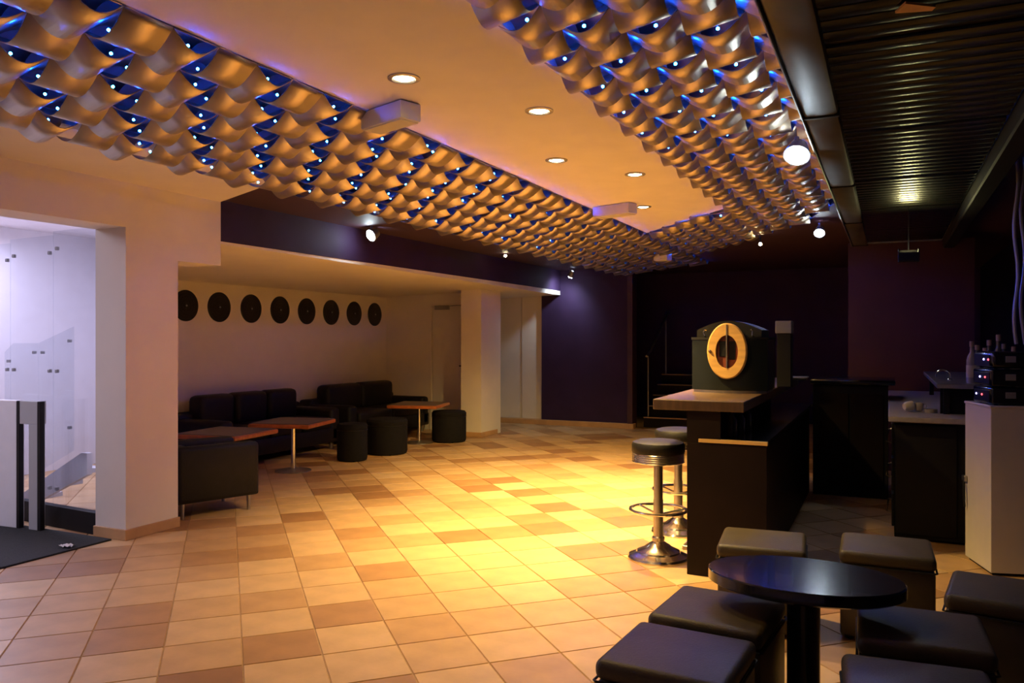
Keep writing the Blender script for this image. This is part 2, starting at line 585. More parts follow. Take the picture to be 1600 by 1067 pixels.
tag(o, 'small torn tan tag stuck on the slatted metal panel', 'tag')

# ------------------------------------------------------------------ recessed halogen downlights
DL = [(-2.10, 3.23, 70, 'recessed halogen downlight nearest the white box fixture', (-2.3, 3.6)),
      (-2.10, 5.17, 560, 'recessed halogen downlight second in the left row of the flat ceiling', (-2.1, 5.6)),
      (-2.10, 7.35, 1000, 'recessed halogen downlight farthest in the flat ceiling', (-3.2, 8.6)),
      (-1.73, 4.01, 100, 'recessed halogen downlight nearest the right woven ceiling', (-1.75, 4.6)),
      (-1.74, 5.87, 950, 'recessed halogen downlight second in the right row of the flat ceiling', (-2.35, 6.3))]
for x, y, e, lab, tg in DL:
    t = thing('recessed_downlight', lab, 'downlight', (x, y, ZF), 0, 'downlights in the flat ceiling')
    MB().lathe([(0.078, 0.0), (0.078, -0.006), (0.058, -0.009), (0.052, 0.0)], n=24, cap=False).build('rim', M_steel, t, True)
    MB().lathe([(0.0, -0.012), (0.03, -0.010), (0.050, -0.002), (0.050, -0.0005)], n=20, cap=False).build('bulb', M_bulbwarm, t, True)
    lamp('downlight_beam', 'SPOT', (x, y, ZF - 0.03), e, WARM, target=(tg[0], tg[1], 0), size=0.04, angle=118 if e in (560, 70, 100) else 92, blend=0.95)

# ------------------------------------------------------------------ white box fixtures under the ceiling
for x, y, lab, L, rz in [(-2.44, 3.62, 'large white box fixture under the near edge of the left woven ceiling', 0.36, -0.33),
                         (-2.32, 7.16, 'white box fixture under the flat ceiling beside the far downlights', 0.42, -0.33),
                         (-2.86, 11.0, 'small white box fixture at the far end of the woven ceiling', 0.22, -0.3)]:
    t = thing('ceiling_box', lab, 'fixture', (x, y, 2.75 if y < 9 else 2.69), rz, 'white boxes on the ceiling')
    MB().box(-L / 2, L / 2, -0.07, 0.07, -0.10, -0.002, 0.012, 2).build('housing', M_cab, t, True)
    MB().box(-L / 2 + 0.015, L / 2 - 0.015, -0.06, 0.06, -0.105, -0.098, 0.003, 1).build('cover', M_cream, t)


# ------------------------------------------------------------------ cool flood lamps
def flood(x, y, z, tgt, e, lab, r=0.055, ang=120):
    t = thing('flood_lamp', lab, 'lamp', (x, y, z), 0, 'cool white flood lamps')
    d = (Vector(tgt) - Vector((x, y, z))).normalized()
    q = d.to_track_quat('Z', 'Y')
    def rot(o):
        o.rotation_mode = 'QUATERNION'
        o.rotation_quaternion = q
        return o
    rot(MB().lathe([(0.02, -0.09), (r * 0.7, -0.08), (r * 1.15, 0.0), (r * 1.15, 0.012), (r, 0.012)], n=20, cap=False).build('shade', M_greymetal, t, True))
    rot(MB().lathe([(0.0, r * 0.75), (r * 0.5, r * 0.65), (r * 0.86, r * 0.4), (r, 0.006)], n=20, cap=False).build('lens', M_bulbcool, t, True))
    MB().box(-0.012, 0.012, -0.012, 0.012, 0.03, 0.10, 0.002, 1).build('bracket', M_greymetal, t)
    lamp('flood_beam', 'SPOT', Vector((x, y, z)) + d * (r * 0.75 + 0.015), e, COOL, target=tgt, size=0.04, angle=ang, blend=0.8)


flood(-0.475, 4.84, 2.56, (-0.55, 4.2, 1.75), 7, 'brightest cool white flood lamp at the edge of the duct', 0.065, 150)
flood(-0.64, 8.75, 2.59, (-0.65, 7.9, 1.8), 5, 'cool white flood lamp at the far end of the right woven ceiling', 0.05, 140)
flood(-4.90, 6.92, 2.585, (-5.1, 6.3, 2.25), 1.6, 'cool white flood lamp on the fascia nearest the entrance pillar', 0.06, 150)
flood(-4.80, 12.45, 2.55, (-5.5, 12.8, 1.3), 26, 'cool white flood lamp by the far end of the alcove fascia', 0.05, 150)
for x, y, z, lab in [(-4.78, 9.9, 2.645, 'tiny warm bulb on the dark ceiling above the fascia'), (-1.345, 9.6, 2.60, 'tiny orange bulb hanging below the far woven ceiling')]:
    t = thing('small_bulb', lab, 'bulb', (x, y, z))
    MB().lathe([(0.0, -0.022), (0.016, -0.014), (0.02, 0.0), (0.012, 0.014), (0.0, 0.016)], n=14).build('globe', M_bulbwarm, t, True)
    MB().lathe([(0.009, 0.012), (0.009, 0.09 if y < 9.8 else 0.034)], n=10).build('socket', M_black, t, True)
# black louvred pendant, added to make the yellow reflections on the metal panel
t = thing('added_uplighter', 'small added black box pendant hanging under the slatted metal panel', 'lamp', (0.155, 7.5, 2.20))
MB().box(-0.07, 0.07, -0.09, 0.05, -0.05, -0.04).box(-0.07, 0.07, -0.10, -0.09, -0.05, 0.018).box(-0.08, -0.07, -0.10, 0.05, -0.05, 0.05).box(0.07, 0.08, -0.10, 0.05, -0.05, 0.05).box(-0.07, 0.07, 0.04, 0.05, -0.05, 0.05).build('housing', M_black, t)
MB().quad((-0.055, 0.0, -0.03), (0.055, 0.0, -0.03), (0.055, 0.03, 0.015), (-0.055, 0.03, 0.015)).build('bulb', mat('added_uplight_bulb', (1, 1, 0.8), 0.3, emit=(1.0, 0.92, 0.42), es=170), t)
MB().tube([(0, 0.045, 0.0), (0, 0.045, 0.40)], 0.005, 6).build('rod', M_black, t)

# ------------------------------------------------------------------ wall discs
ORD = ['first', 'second', 'third', 'fourth', 'fifth', 'sixth', 'seventh', 'eighth']
dy = [7.03, 7.565, 8.125, 8.685, 9.25, 9.815, 10.395, 10.955]
d0 = None
for k, yy in enumerate(dy):
    lab = 'black round disc on the alcove wall, %s counted from the front pillar' % ORD[k]
    if k == 0:
        lab = 'black round disc on the alcove wall, partly hidden by the front pillar'
    if d0 is None:
        t = thing('wall_disc', lab, 'wall disc', (-7.7, yy, 1.9), 0, 'black discs in a row on the alcove wall')
        a = MB().lathe([(0.0, 0.022), (0.03, 0.022), (0.032, 0.016), (0.185, 0.016), (0.19, 0.012), (0.19, 0.0)], n=40, cap=False).build('disc', M_disc, t, True)
        b = MB().lathe([(0.0, 0.026), (0.012, 0.026), (0.014, 0.02)], n=16, cap=False).build('hub', M_greymetal, t, True)
        c = MB()
        for rr in (0.07, 0.11, 0.15):
            c.tube([(rr * math.cos(2 * PI * q / 40), rr * math.sin(2 * PI * q / 40), 0.0165) for q in range(40)], 0.002, 5, True)
        c = c.build('groove_rings', M_black, t, True)
        for q in (a, b, c):
            q.rotation_euler = (0, R(90), 0)
        d0 = t
    else:
        t = copy_tree(d0)
        t.location = (-7.7, yy, 1.9)
        t['label'] = lab

# ------------------------------------------------------------------ alcove door
dr = thing('door_1', 'white flat alcove door with dark lever handle', 'door', (-6.44, 11.3, 0))
dr['kind'] = 'structure'
MB().box(-0.36, 0.36, 0.02, 0.06, 0.01, 2.03, 0.003, 1).build('leaf', M_cab, dr)
MB().box(-0.40, -0.365, -0.015, 0.08, 0, 2.065, 0.003, 1).box(0.365, 0.40, -0.015, 0.08, 0, 2.065, 0.003, 1).box(-0.40, 0.40, -0.015, 0.08, 2.035, 2.07, 0.003, 1).build('frame', M_white, dr)
h = MB().box(0.24, 0.285, 0.008, 0.022, 0.94, 1.12, 0.004, 1).build('handle_plate', M_black, dr)
MB().tube([(0.262, 0.01, 1.06), (0.262, -0.045, 1.06), (0.18, -0.05, 1.06)], 0.011, 8).build('lever', M_black, h, True)
cl = thing('door_closer', 'grey door closer above the white alcove door', 'door closer', (-6.44, 11.24, 2.06))
MB().box(-0.28, -0.02, 0.0, 0.05, -0.09, -0.02, 0.006, 1).build('body', M_greymetal, cl)
MB().tube([(-0.06, 0.0, -0.04), (0.10, -0.06, -0.03), (0.2, 0.03, -0.02)], 0.008, 6).build('arm', M_greymetal, cl)

# ------------------------------------------------------------------ entrance: glass screen, mat, balustrade, stair
gs = thing('window_1', 'frameless glass screen with metal clips beside the front pillar', 'glass screen', (-5.43, 4.16, 0), R(-4))
gs['kind'] = 'structure'
xs = [0.0, -0.63, -1.24, -1.86]
for k in range(3):
    g = MB().box(xs[k + 1] + 0.006, xs[k] - 0.006, -0.006, 0.006, 0.17, 2.36 - 0.03 * k).build('pane', M_glass, gs)
    for cx in (xs[k] - 0.05, xs[k + 1] + 0.05):
        for cz in (2.22 - 0.03 * k, 1.24, 0.3):
            MB().box(cx - 0.014, cx + 0.014, -0.012, 0.012, cz - 0.014, cz + 0.014, 0.003, 1).build('clip', M_greymetal, g)
MB().box(-1.9, 0.0, -0.03, 0.03, 0.0, 0.17, 0.004, 1).build('sill', M_black, gs)
MB().box(-0.02, 0.0, -0.02, 0.02, 0.17, 2.36, 0.002, 1).build('jamb', M_black, gs)
o = MB().box(-6.75, -5.22, 1.6, 4.08, -0.003, 0.012, 0.003, 1).build('entrance_mat', M_mat)
tag(o, 'dark ribbed entrance mat below the glass screen', 'mat')
mm_ = thing('paper_scrap', 'small crumpled white paper scrap at the mat edge', 'paper', (-5.30, 3.78, 0.012))
pm = MB()
NP = 7
gv = [[pm.bm.verts.new((-0.05 + 0.10 * a / (NP - 1), -0.03 + 0.06 * b / (NP - 1), 0.004 + random.random() * 0.018)) for b in range(NP)] for a in range(NP)]
for a in range(NP - 1):
    for b in range(NP - 1):
        pm.bm.faces.new((gv[a][b], gv[a + 1][b], gv[a + 1][b + 1], gv[a][b + 1]))
sol = pm.build('sheet', M_cab, mm_)
bl = thing('balustrade', 'white and grey balustrade end with dark posts before the glass screen', 'balustrade', (-6.03, 4.02, 0.012), R(4))
MB().box(-0.165, -0.13, -0.02, 0.02, 0, 1.0, 0.003, 1).build('post', M_black, bl)
MB().box(0.065, 0.10, -0.02, 0.02, 0, 1.0, 0.003, 1).build('post', M_black, bl)
MB().box(-0.13, 0.065, -0.018, 0.06, 0.82, 1.0, 0.003, 1).build('top_rail', M_balgrey, bl)
MB().box(-0.03, 0.065, -0.018, 0.05, 0.0, 0.82, 0.003, 1).build('grey_panel', M_balgrey, bl)
MB().box(-0.95, -0.165, -0.018, 0.05, 0.0, 1.0, 0.003, 1).build('white_panel', M_stairwhite, bl)
st = thing('stair_flight', 'white stair stringer with glass balustrade behind the glass screen', 'stairs', (-6.68, 4.50, 0))
MB().prism_y([(-0.48, 0.0), (-0.20, 0.0), (0.62, 0.36), (0.62, 0.54), (0.55, 0.54)], 0.0, 0.05).build('stringer', M_stairwhite, st)
for k in range(3):
    MB().box(-0.30 + k * 0.27, -0.02 + k * 0.27, 0.05, 0.24, 0.13 * k + 0.09, 0.13 * k + 0.13, 0.003, 1).build('tread', M_stairwhite, st)
for k in range(2):
    x0 = -0.42 + k * 0.46
    g = MB().prism_y([(x0, 0.14 + 0.21 * k), (x0 + 0.45, 0.14 + 0.21 * (k + 1)), (x0 + 0.45, 1.46 + 0.14 * k), (x0 + (0.12 if k == 0 else 0.0), 1.46 + (0 if k == 0 else 0)), (x0, 1.38 + 0.08 * k)], -0.03, -0.02).build('glass_panel', M_glass, st)
    for cx, cz in ((x0 + 0.05, 1.3 + 0.08 * k), (x0 + 0.40, 1.38 + 0.1 * k), (x0 + 0.05, 0.75), (x0 + 0.40, 0.75)):
        MB().box(cx - 0.012, cx + 0.012, -0.038, -0.012, cz - 0.012, cz + 0.012).build('clip', M_greymetal, g)

# ------------------------------------------------------------------ far stairs beyond the purple wall
fs = thing('far_stairs', 'dark stairs with painted light along the step edges rising beyond the maroon post', 'stairs', (-3.75, 13.15, 0))
for k in range(5):
    s_ = MB().box(0.0, 1.6, 0.3 * k, 0.3 * k + 0.32, 0.17 * k, 0.17 * (k + 1)).build('step', M_bardark, fs)
    MB().box(0.0, 1.6, 0.3 * k - 0.012, 0.3 * k + 0.02, 0.17 * (k + 1) - 0.012, 0.17 * (k + 1) + 0.004).build('lit_nosing', M_skirt, s_)  # light on the step edge, put in as a pale strip
MB().tube([(0.05, 0.0, 1.2), (0.05, 0.3, 1.30), (0.05, 1.5, 2.0)], 0.02, 8).build('handrail', M_steel, fs, True)
MB().tube([(0.05, 0.1, 0.17), (0.05, 0.1, 1.22)], 0.014, 8).build('baluster', M_steel, fs, True)
MB().tube([(0.05, 1.3, 0.85), (0.05, 1.3, 1.9)], 0.014, 8).build('baluster', M_steel, fs, True)


# ------------------------------------------------------------------ sofas and armchair
def sofa(lab, y0, y1, n, name='sofa'):
    t = thing(name, lab, 'sofa', (-7.68, (y0 + y1) / 2, 0))
    L = y1 - y0
    h_ = L / 2
    MB().box(0.05, 0.90, -h_, h_, 0.10, 0.30, 0.02, 2).build('base', M_leather, t, True)
    MB().box(0.0, 0.22, -h_, h_, 0.12, 0.62, 0.04, 3).build('back', M_leather, t, True)
    for s_ in (-1, 1):
        MB().box(0.02, 0.90, s_ * h_ - (0.20 if s_ > 0 else 0), s_ * h_ + (0 if s_ > 0 else 0.20), 0.10, 0.56, 0.05, 3).build('arm', M_leather, t, True)
    cw = (L - 0.42) / n
    for k in range(n):
        ya = -h_ + 0.21 + k * cw
        MB().box(0.20, 0.92, ya + 0.005, ya + cw - 0.005, 0.29, 0.45, 0.045, 3).build('seat_cushion', M_leather, t, True)
        MB().box(0.12, 0.36, ya + 0.008, ya + cw - 0.008, 0.42, 0.82, 0.07, 3).build('back_cushion', M_leather, t, True)
    for a, b in ((0.12, -h_ + 0.1), (0.82, -h_ + 0.1), (0.12, h_ - 0.1), (0.82, h_ - 0.1)):
        MB().lathe([(0.025, 0), (0.03, 0.11)], c=(a, b, 0), n=10).build('leg', M_steel, t, True)
    return t


sofa('black leather sofa under the discs nearer the front pillar', 6.70, 8.85, 3)
sofa('black leather sofa under the discs nearer the white door', 9.05, 11.18, 2)
ac = thing('armchair', 'black armchair seen from the side just behind the front pillar', 'armchair', (-5.42, 5.16, 0), R(-20))
MB().box(-0.28, 0.30, -0.36, 0.36, 0.13, 0.36, 0.02, 2).build('base', M_leather, ac, True)
MB().box(-0.28, 0.30, -0.36, -0.22, 0.13, 0.60, 0.04, 3).build('back', M_leather, ac, True)
MB().box(0.18, 0.31, -0.36, 0.36, 0.13, 0.60, 0.04, 3).build('arm', M_leather, ac, True)
MB().box(-0.29, -0.16, -0.36, 0.36, 0.13, 0.60, 0.04, 3).build('arm', M_leather, ac, True)
MB().box(-0.15, 0.17, -0.22, 0.36, 0.34, 0.47, 0.04, 3).build('seat_cushion', M_leather, ac, True)
for a, b in ((0.26, -0.30), (0.26, 0.28), (-0.24, -0.30), (-0.24, 0.28)):
    MB().lathe([(0.014, 0), (0.017, 0.14)], c=(a, b, 0), n=10).build('leg', M_steel, ac, True)


# ------------------------------------------------------------------ lounge tables and poufs
def ltable(x, y, rz, lab):
    t = thing('lounge_table', lab, 'table', (x, y, 0), rz, 'lounge tables in the alcove')
    tp = MB().box(-0.36, 0.36, -0.36, 0.36, 0.52, 0.565, 0.012, 2).build('edge_band', M_redlit, t, True)
    MB().box(-0.345, 0.345, -0.345, 0.345, 0.562, 0.571, 0.003, 1).build('top', M_tabletop, t, True)
    MB().lathe([(0.024, 0.02), (0.024, 0.52)], n=16).build('pole', M_chrome, t, True)
    MB().lathe([(0.20, 0.0), (0.20, 0.012), (0.15, 0.02), (0.03, 0.035), (0.0, 0.035)], n=28).build('base', M_steel, t, True)
    return t


ltable(-6.02, 6.02, R(8), 'square table with painted red lit edge right behind the armchair')
ltable(-6.10, 7.10, R(14), 'square table with painted red lit edge in front of the nearer sofa')
ltable(-6.10, 9.78, R(14), 'square table in front of the farther sofa')


def rpouf(x, y, r, h, lab, sq=1.0):
    t = thing('round_pouf', lab, 'pouf', (x, y, 0), 0, 'round black poufs in the alcove')
    MB().lathe([(r * 0.96, 0.012), (r, 0.04), (r, h - 0.09), (r * 0.985, h - 0.085)], n=36).build('body', M_velvet, t, True)
    MB().lathe([(r * 0.985, h - 0.085), (r * 1.01, h - 0.07), (r * 1.01, h - 0.03), (r * 0.93, h - 0.005), (r * 0.6, h), (0, h)], n=36).build('seat_pad', M_velvet, t, True)
    MB().tube([(r * 1.005 * math.cos(2 * PI * q / 36), r * 1.005 * math.sin(2 * PI * q / 36), h - 0.082) for q in range(36)], 0.005, 6, True).build('piping', M_leather, t, True)
    for k in range(4):
        a = PI / 4 + k * PI / 2
        MB().lathe([(0.016, 0), (0.018, 0.02)], c=(r * 0.75 * math.cos(a), r * 0.75 * math.sin(a), 0), n=8).build('foot', M_black, t)


rpouf(-5.98, 8.04, 0.185, 0.46, 'slim round black pouf next to the nearer table with painted red lit edge')
rpouf(-5.93, 8.72, 0.265, 0.46, 'wide round black pouf between the two far alcove tables')
rpouf(-5.80, 10.12, 0.25, 0.45, 'wide round black pouf right of the far table by the pillar')

# ------------------------------------------------------------------ bar counter
bar = thing('bar_counter', 'dark wooden bar with raised top and lower worktop behind the stools', 'bar counter', (0, 0, 0))
MB().box(-1.16, -1.06, 5.10, 8.30, 0, 1.04, 0.004, 1).build('front_wall', M_bardark, bar)
MB().box(-1.16, -0.67, 5.06, 5.10, 0, 0.84, 0.003, 1).box(-1.16, -0.95, 5.06, 5.10, 0.84, 1.045).build('end_panel', M_bardark, bar)
MB().box(-1.06, -0.70, 5.10, 8.30, 0.0, 0.83, 0.003, 1).build('cabinet_body', M_bardark, bar)
MB().box(-1.37, -0.80, 5.02, 8.30, 1.045, 1.112, 0.006, 2).build('raised_top', M_barwood, bar)
lw = MB().box(-1.06, -0.67, 5.08, 8.30, 0.835, 0.865, 0.003, 1).build('lower_worktop', M_gloss, bar)
MB().box(-1.085, -0.665, 5.05, 5.08, 0.845, 0.868, 0.002, 1).build('lit_edge_strip', M_litedge, lw)  # thin bright strip imitates light caught on the worktop end
MB().box(-1.20, -1.16, 5.10, 8.30, 0.14, 0.17, 0.004, 1).build('kick_rail', M_steel, bar)
for k in range(5):
    t = thing('bar_bottle', 'dark bottle under the raised bar top, %s from the end panel' % ORD[k], 'bottle', (-0.93 + 0.03 * (k % 2), 5.35 + 0.14 * k, 0.865), 0, 'bottles under the raised bar top')
    MB().lathe([(0.033, 0.0), (0.035, 0.01), (0.035, 0.10), (0.013, 0.135), (0.012, 0.162)], n=14).build('body', M_bottle, t, True)
    MB().lathe([(0.014, 0.158), (0.014, 0.172)], n=12).build('cap', M_cap, t, True)
rc = thing('return_counter', 'black return counter closing the bar at its far end', 'bar counter', (0, 0, 0))
MB().box(-0.66, 0.0, 8.20, 8.85, 0, 1.06, 0.004, 1).build('body', M_black, rc)
MB().box(-0.68, 0.06, 8.15, 8.90, 1.065, 1.11, 0.008, 2).build('top', M_gloss, rc, True)
MB().box(-0.60, -0.34, 8.185, 8.20, 0.10, 0.98, 0.003, 1).build('panel', M_bardark, rc)
MB().box(-0.32, -0.04, 8.185, 8.20, 0.10, 0.98, 0.003, 1).build('panel', M_bardark, rc)

# bar stools


def stool(x, y, lab):
    t = thing('bar_stool', lab, 'bar stool', (x, y, 0), 0, 'chrome bar stools at the bar')
    MB().lathe([(0.205, 0.0), (0.208, 0.008), (0.20, 0.022), (0.15, 0.042), (0.145, 0.052), (0.09, 0.078), (0.085, 0.086), (0.045, 0.11), (0.04, 0.115)], n=40).build('base', M_chrome, t, True)
    MB().lathe([(0.040, 0.105), (0.044, 0.14), (0.034, 0.15), (0.034, 0.40)], n=20).build('lower_pole', M_steel, t, True)
    MB().lathe([(0.031, 0.38), (0.031, 0.66)], n=20).build('pole', M_steel, t, True)
    fr = MB().tube([(0.19 * math.cos(2 * PI * q / 40), 0.19 * math.sin(2 * PI * q / 40), 0.33) for q in range(40)], 0.011, 8, True).build('foot_ring', M_chrome, t, True)
    for a in (R(150), R(270), R(30)):
        MB().tube([(0.03 * math.cos(a), 0.03 * math.sin(a), 0.30), (0.19 * math.cos(a), 0.19 * math.sin(a), 0.33)], 0.008, 6).build('spoke', M_chrome, fr, True)
    MB().lathe([(0.03, 0.64), (0.12, 0.645), (0.165, 0.655), (0.165, 0.66)], n=36).build('seat_plate', M_steel, t, True)
    bd = MB().lathe([(0.172, 0.655), (0.178, 0.66), (0.172, 0.667), (0.178, 0.674), (0.172, 0.681), (0.178, 0.688), (0.172, 0.695), (0.178, 0.702), (0.172, 0.709), (0.178, 0.716), (0.174, 0.722)], n=40).build('chrome_band', M_chrome, t, True)
    MB().lathe([(0.174, 0.72), (0.180, 0.73), (0.180, 0.775), (0.172, 0.792), (0.14, 0.803), (0.0, 0.806)], n=40).build('seat_pad', M_leather, t, True)


stool(-1.425, 5.36, 'chrome bar stool with black seat nearest the camera')
stool(-1.475, 6.14, 'chrome bar stool with black seat standing behind the nearer one')

# booth-like cabinet on the bar
bo = thing('barrel_cabinet', 'black arched cabinet with oval wooden door on the bar top', 'cabinet', (-1.03, 5.98, 1.112))
W2, Hs, Ht = 0.265, 0.38, 0.515
arc = [(-0.225, Hs), (-0.225, 0.45)] + [(-0.225 + 0.45 * k / 12, 0.45 + (Ht - 0.45) * math.sin(PI * k / 12)) for k in range(1, 12)] + [(0.225, 0.45), (0.225, Hs)]
front = [(-W2, 0.03), (W2, 0.03), (W2, Hs + 0.012), (-W2, Hs + 0.012)]
bm2 = MB()
NB = 16
rows = []
for k in range(NB + 1):
    u = -1 + 2 * k / NB
    rows.append((u * W2, -0.16 - 0.07 * (1 - u * u)))
poly = rows + [(W2, 0.22), (-W2, 0.22)]
bm2.prism(poly, 0.02, Hs).build('drum', M_booth, bo, True)
MB().prism([(x * 1.02, y * 1.02) for x, y in poly], Hs, Hs + 0.018).build('rim', M_black, bo)
MB().prism([(x * 0.96, y * 0.96) for x, y in poly], 0.0, 0.02).build('plinth', M_steel, bo)
MB().prism_y(arc, -0.185, 0.20).build('arched_lid', M_black, bo, True)


def oval(rx, rz_, cx, cz, n=44):
    return [(cx + rx * math.cos(2 * PI * k / n), cz + rz_ * math.sin(2 * PI * k / n)) for k in range(n)]


om = MB()
N = 44
o1, o2 = oval(0.138, 0.198, 0.0, 0.30, N), oval(0.078, 0.118, 0.0, 0.295, N)
ys = (-0.262, -0.22)
ring = [[om.bm.verts.new((x, y, z)) for x, z in pp] for pp, y in ((o1, ys[1]), (o1, ys[0] + 0.008), (oval(0.130, 0.190, 0, 0.30, N), ys[0]), (o2, ys[0]), (o2, ys[1]))]
for a, b in zip(ring[:-1], ring[1:]):
    for k in range(N):
        om.bm.faces.new((a[k], a[(k + 1) % N], b[(k + 1) % N], b[k]))
ov = om.build('oval_frame', M_oval, bo, True)
MB().prism_y(oval(0.08, 0.12, 0, 0.295), -0.236, -0.228).build('window', M_red, ov)
MB().box(-0.055, -0.008, -0.242, -0.236, 0.26, 0.37, 0.004, 1).box(0.012, 0.058, -0.242, -0.236, 0.24, 0.37, 0.004, 1).build('dark_picture', M_black, ov)
MB().box(-0.004, 0.004, -0.268, -0.236, 0.18, 0.49, 0.001, 1).build('centre_bar', M_steel, ov)
MB().lathe([(0.0, 0.012), (0.010, 0.008), (0.012, 0.0)], n=12).build('knob', M_chrome, ov, True).location = (-0.118, -0.266, 0.30)
for s_ in (-1, 1):
    MB().tube([(s_ * 0.17, -0.19, 0.405), (s_ * 0.165, -0.215, 0.412), (s_ * 0.172, -0.215, 0.44), (s_ * 0.165, -0.215, 0.452), (s_ * 0.155, -0.205, 0.448)], 0.006, 8).build('hook', M_chrome, bo, True)
sp = thing('till_stand', 'black upright box with a pale top behind the arched cabinet', 'box', (-0.72, 6.75, 1.112))
MB().box(-0.09, 0.02, -0.07, 0.07, 0, 0.43, 0.005, 1).build('body', M_black, sp)
MB().box(-0.10, 0.025, -0.08, 0.08, 0.43, 0.53, 0.006, 1).build('top_box', M_greymetal, sp)
sp2 = thing('small_tray', 'thin grey tray on the far end of the bar', 'tray', (-0.86, 7.9, 1.112))
MB().box(-0.02, 0.17, -0.1, 0.1, 0.0, 0.02, 0.004, 1).build('tray_base', M_black, sp2)
MB().box(-0.03, 0.18, -0.11, 0.11, 0.02, 0.032, 0.003, 1).build('tray_rim', M_steel, sp2)

# ------------------------------------------------------------------ back bar on the right
bc = thing('back_counter', 'black back bar counter with pale worktop below the bottles', 'counter', (0, 0, 0))
MB().box(0.04, 1.30, 6.60, 9.80, 0.02, 0.88, 0.004, 1).build('body', M_black, bc)
MB().box(0.0, 1.32, 6.50, 9.80, 0.885, 0.925, 0.006, 1).build('worktop', M_stone, bc)
MB().box(0.045, 0.45, 6.585, 6.60, 0.05, 0.86, 0.003, 1).build('front_panel', M_black, bc)
for k, z in enumerate((0.62, 0.36, 0.09)):
    d_ = MB().box(0.022, 0.04, 6.64, 7.30, z, z + 0.24, 0.004, 1).build('drawer', M_black, bc)
    MB().tube([(0.024, 6.70, z + 0.20), (0.0, 6.70, z + 0.19), (-0.012, 6.70, z + 0.10), (0.024, 6.70, z + 0.09)], 0.006, 8).build('handle', M_chrome, d_, True)
sh = thing('sink_shelf', 'raised dark steel shelf on the back counter beneath the bottles', 'shelf', (0, 0, 0))
MB().box(0.33, 1.28, 6.80, 9.3, 1.125, 1.16, 0.004, 1).build('shelf_top', M_steel, sh)
for x, y in ((0.40, 6.9), (0.40, 9.2), (1.2, 6.9), (1.2, 9.2)):
    MB().box(x - 0.02, x + 0.02, y - 0.02, y + 0.02, 0.925, 1.125).build('leg', M_black, sh)
MB().box(0.36, 1.25, 6.93, 6.95, 0.925, 1.125).build('front_apron', M_black, sh)
fa = thing('faucet', 'thin chrome swan neck faucet above the steel shelf', 'faucet', (0.40, 7.3, 1.16))
MB().tube([(0.05, 0, 0.0)] + [(0.05 * math.cos(PI * k / 10), 0, 0.04 + 0.05 * math.sin(PI * k / 10)) for k in range(11)] + [(-0.05, 0, 0.03)], 0.006, 8).build('spout', M_chrome, fa, True)
MB().lathe([(0.02, 0), (0.02, 0.012), (0.012, 0.02)], c=(0.05, 0, 0), n=14).build('foot', M_chrome, fa, True)
bspots = [(0.575, 6.98, 0.32, 1, 'pale bottle with cream label leftmost on the steel shelf'),
          (0.625, 7.15, 0.29, 0, 'short dark bottle second from the left on the steel shelf'),
          (0.655, 6.92, 0.27, 1, 'pale squat bottle third from the left on the steel shelf'),
          (0.70, 7.10, 0.33, 0, 'dark bottle with tan cap in the middle of the steel shelf'),
          (0.745, 6.95, 0.37, 0, 'tallest dark bottle with tan cap on the steel shelf'),
          (0.80, 7.12, 0.30, 0, 'dark bottle behind the black players on the steel shelf'),
          (0.845, 6.96, 0.28, 1, 'pale bottle rightmost on the steel shelf')]
for x, y, h, cl_, lab in bspots:
    t = thing('bottle', lab, 'bottle', (x, y, 1.16), 0, 'bottles on the back bar')
    MB().lathe([(0.034, 0), (0.037, 0.008), (0.037, h * 0.55), (0.03, h * 0.64), (0.014, h * 0.74), (0.013, h * 0.9)], n=18).build('body', M_bottleclear if cl_ else M_bottle, t, True)
    MB().lathe([(0.0375, h * 0.14), (0.0378, h * 0.15), (0.0378, h * 0.42), (0.0375, h * 0.43)], n=18, cap=False).build('label', M_label, t, True)
    MB().lathe([(0.016, h * 0.87), (0.016, h), (0.0, h)], n=14).build('cap', M_cap, t, True)


def mug(x, y, rz, tilt, lab):
    t = thing('cup', lab, 'cup', (x, y, 0.925), rz, 'cups on the back counter')
    a = MB().lathe([(0.0, 0.004), (0.024, 0.004), (0.034, 0.02), (0.038, 0.07), (0.036, 0.07), (0.031, 0.022), (0.0, 0.010)], n=22).build('bowl', M_cream, t, True)
    b = MB().tube([(0.036, 0, 0.06), (0.058, 0, 0.058), (0.062, 0, 0.035), (0.034, 0, 0.022)], 0.005, 8).build('handle', M_cream, t, True)
    if tilt:
        for o in (a, b):
            o.rotation_euler = (R(82), 0, 0)
            o.location = (0, 0.03, 0.038)


mug(0.215, 7.05, R(20), False, 'white cup standing on the pale worktop near its left end')
mug(0.135, 7.0, R(120), True, 'white cup lying on its side at the worktop left end')
mug(0.40, 7.0, R(80), False, 'white cup on the worktop in front of the shelf legs')
t = thing('ashtray', 'small glass ashtray between the cups on the worktop', 'ashtray', (0.30, 6.98, 0.925))
MB().lathe([(0.0, 0.006), (0.03, 0.006), (0.04, 0.028), (0.045, 0.028), (0.045, 0.0)], n=20, cap=False).build('dish', M_bottleclear, t, True)
MB().lathe([(0.0, 0.001), (0.045, 0.001)], n=20, cap=False).build('dish_base', M_bottleclear, t)

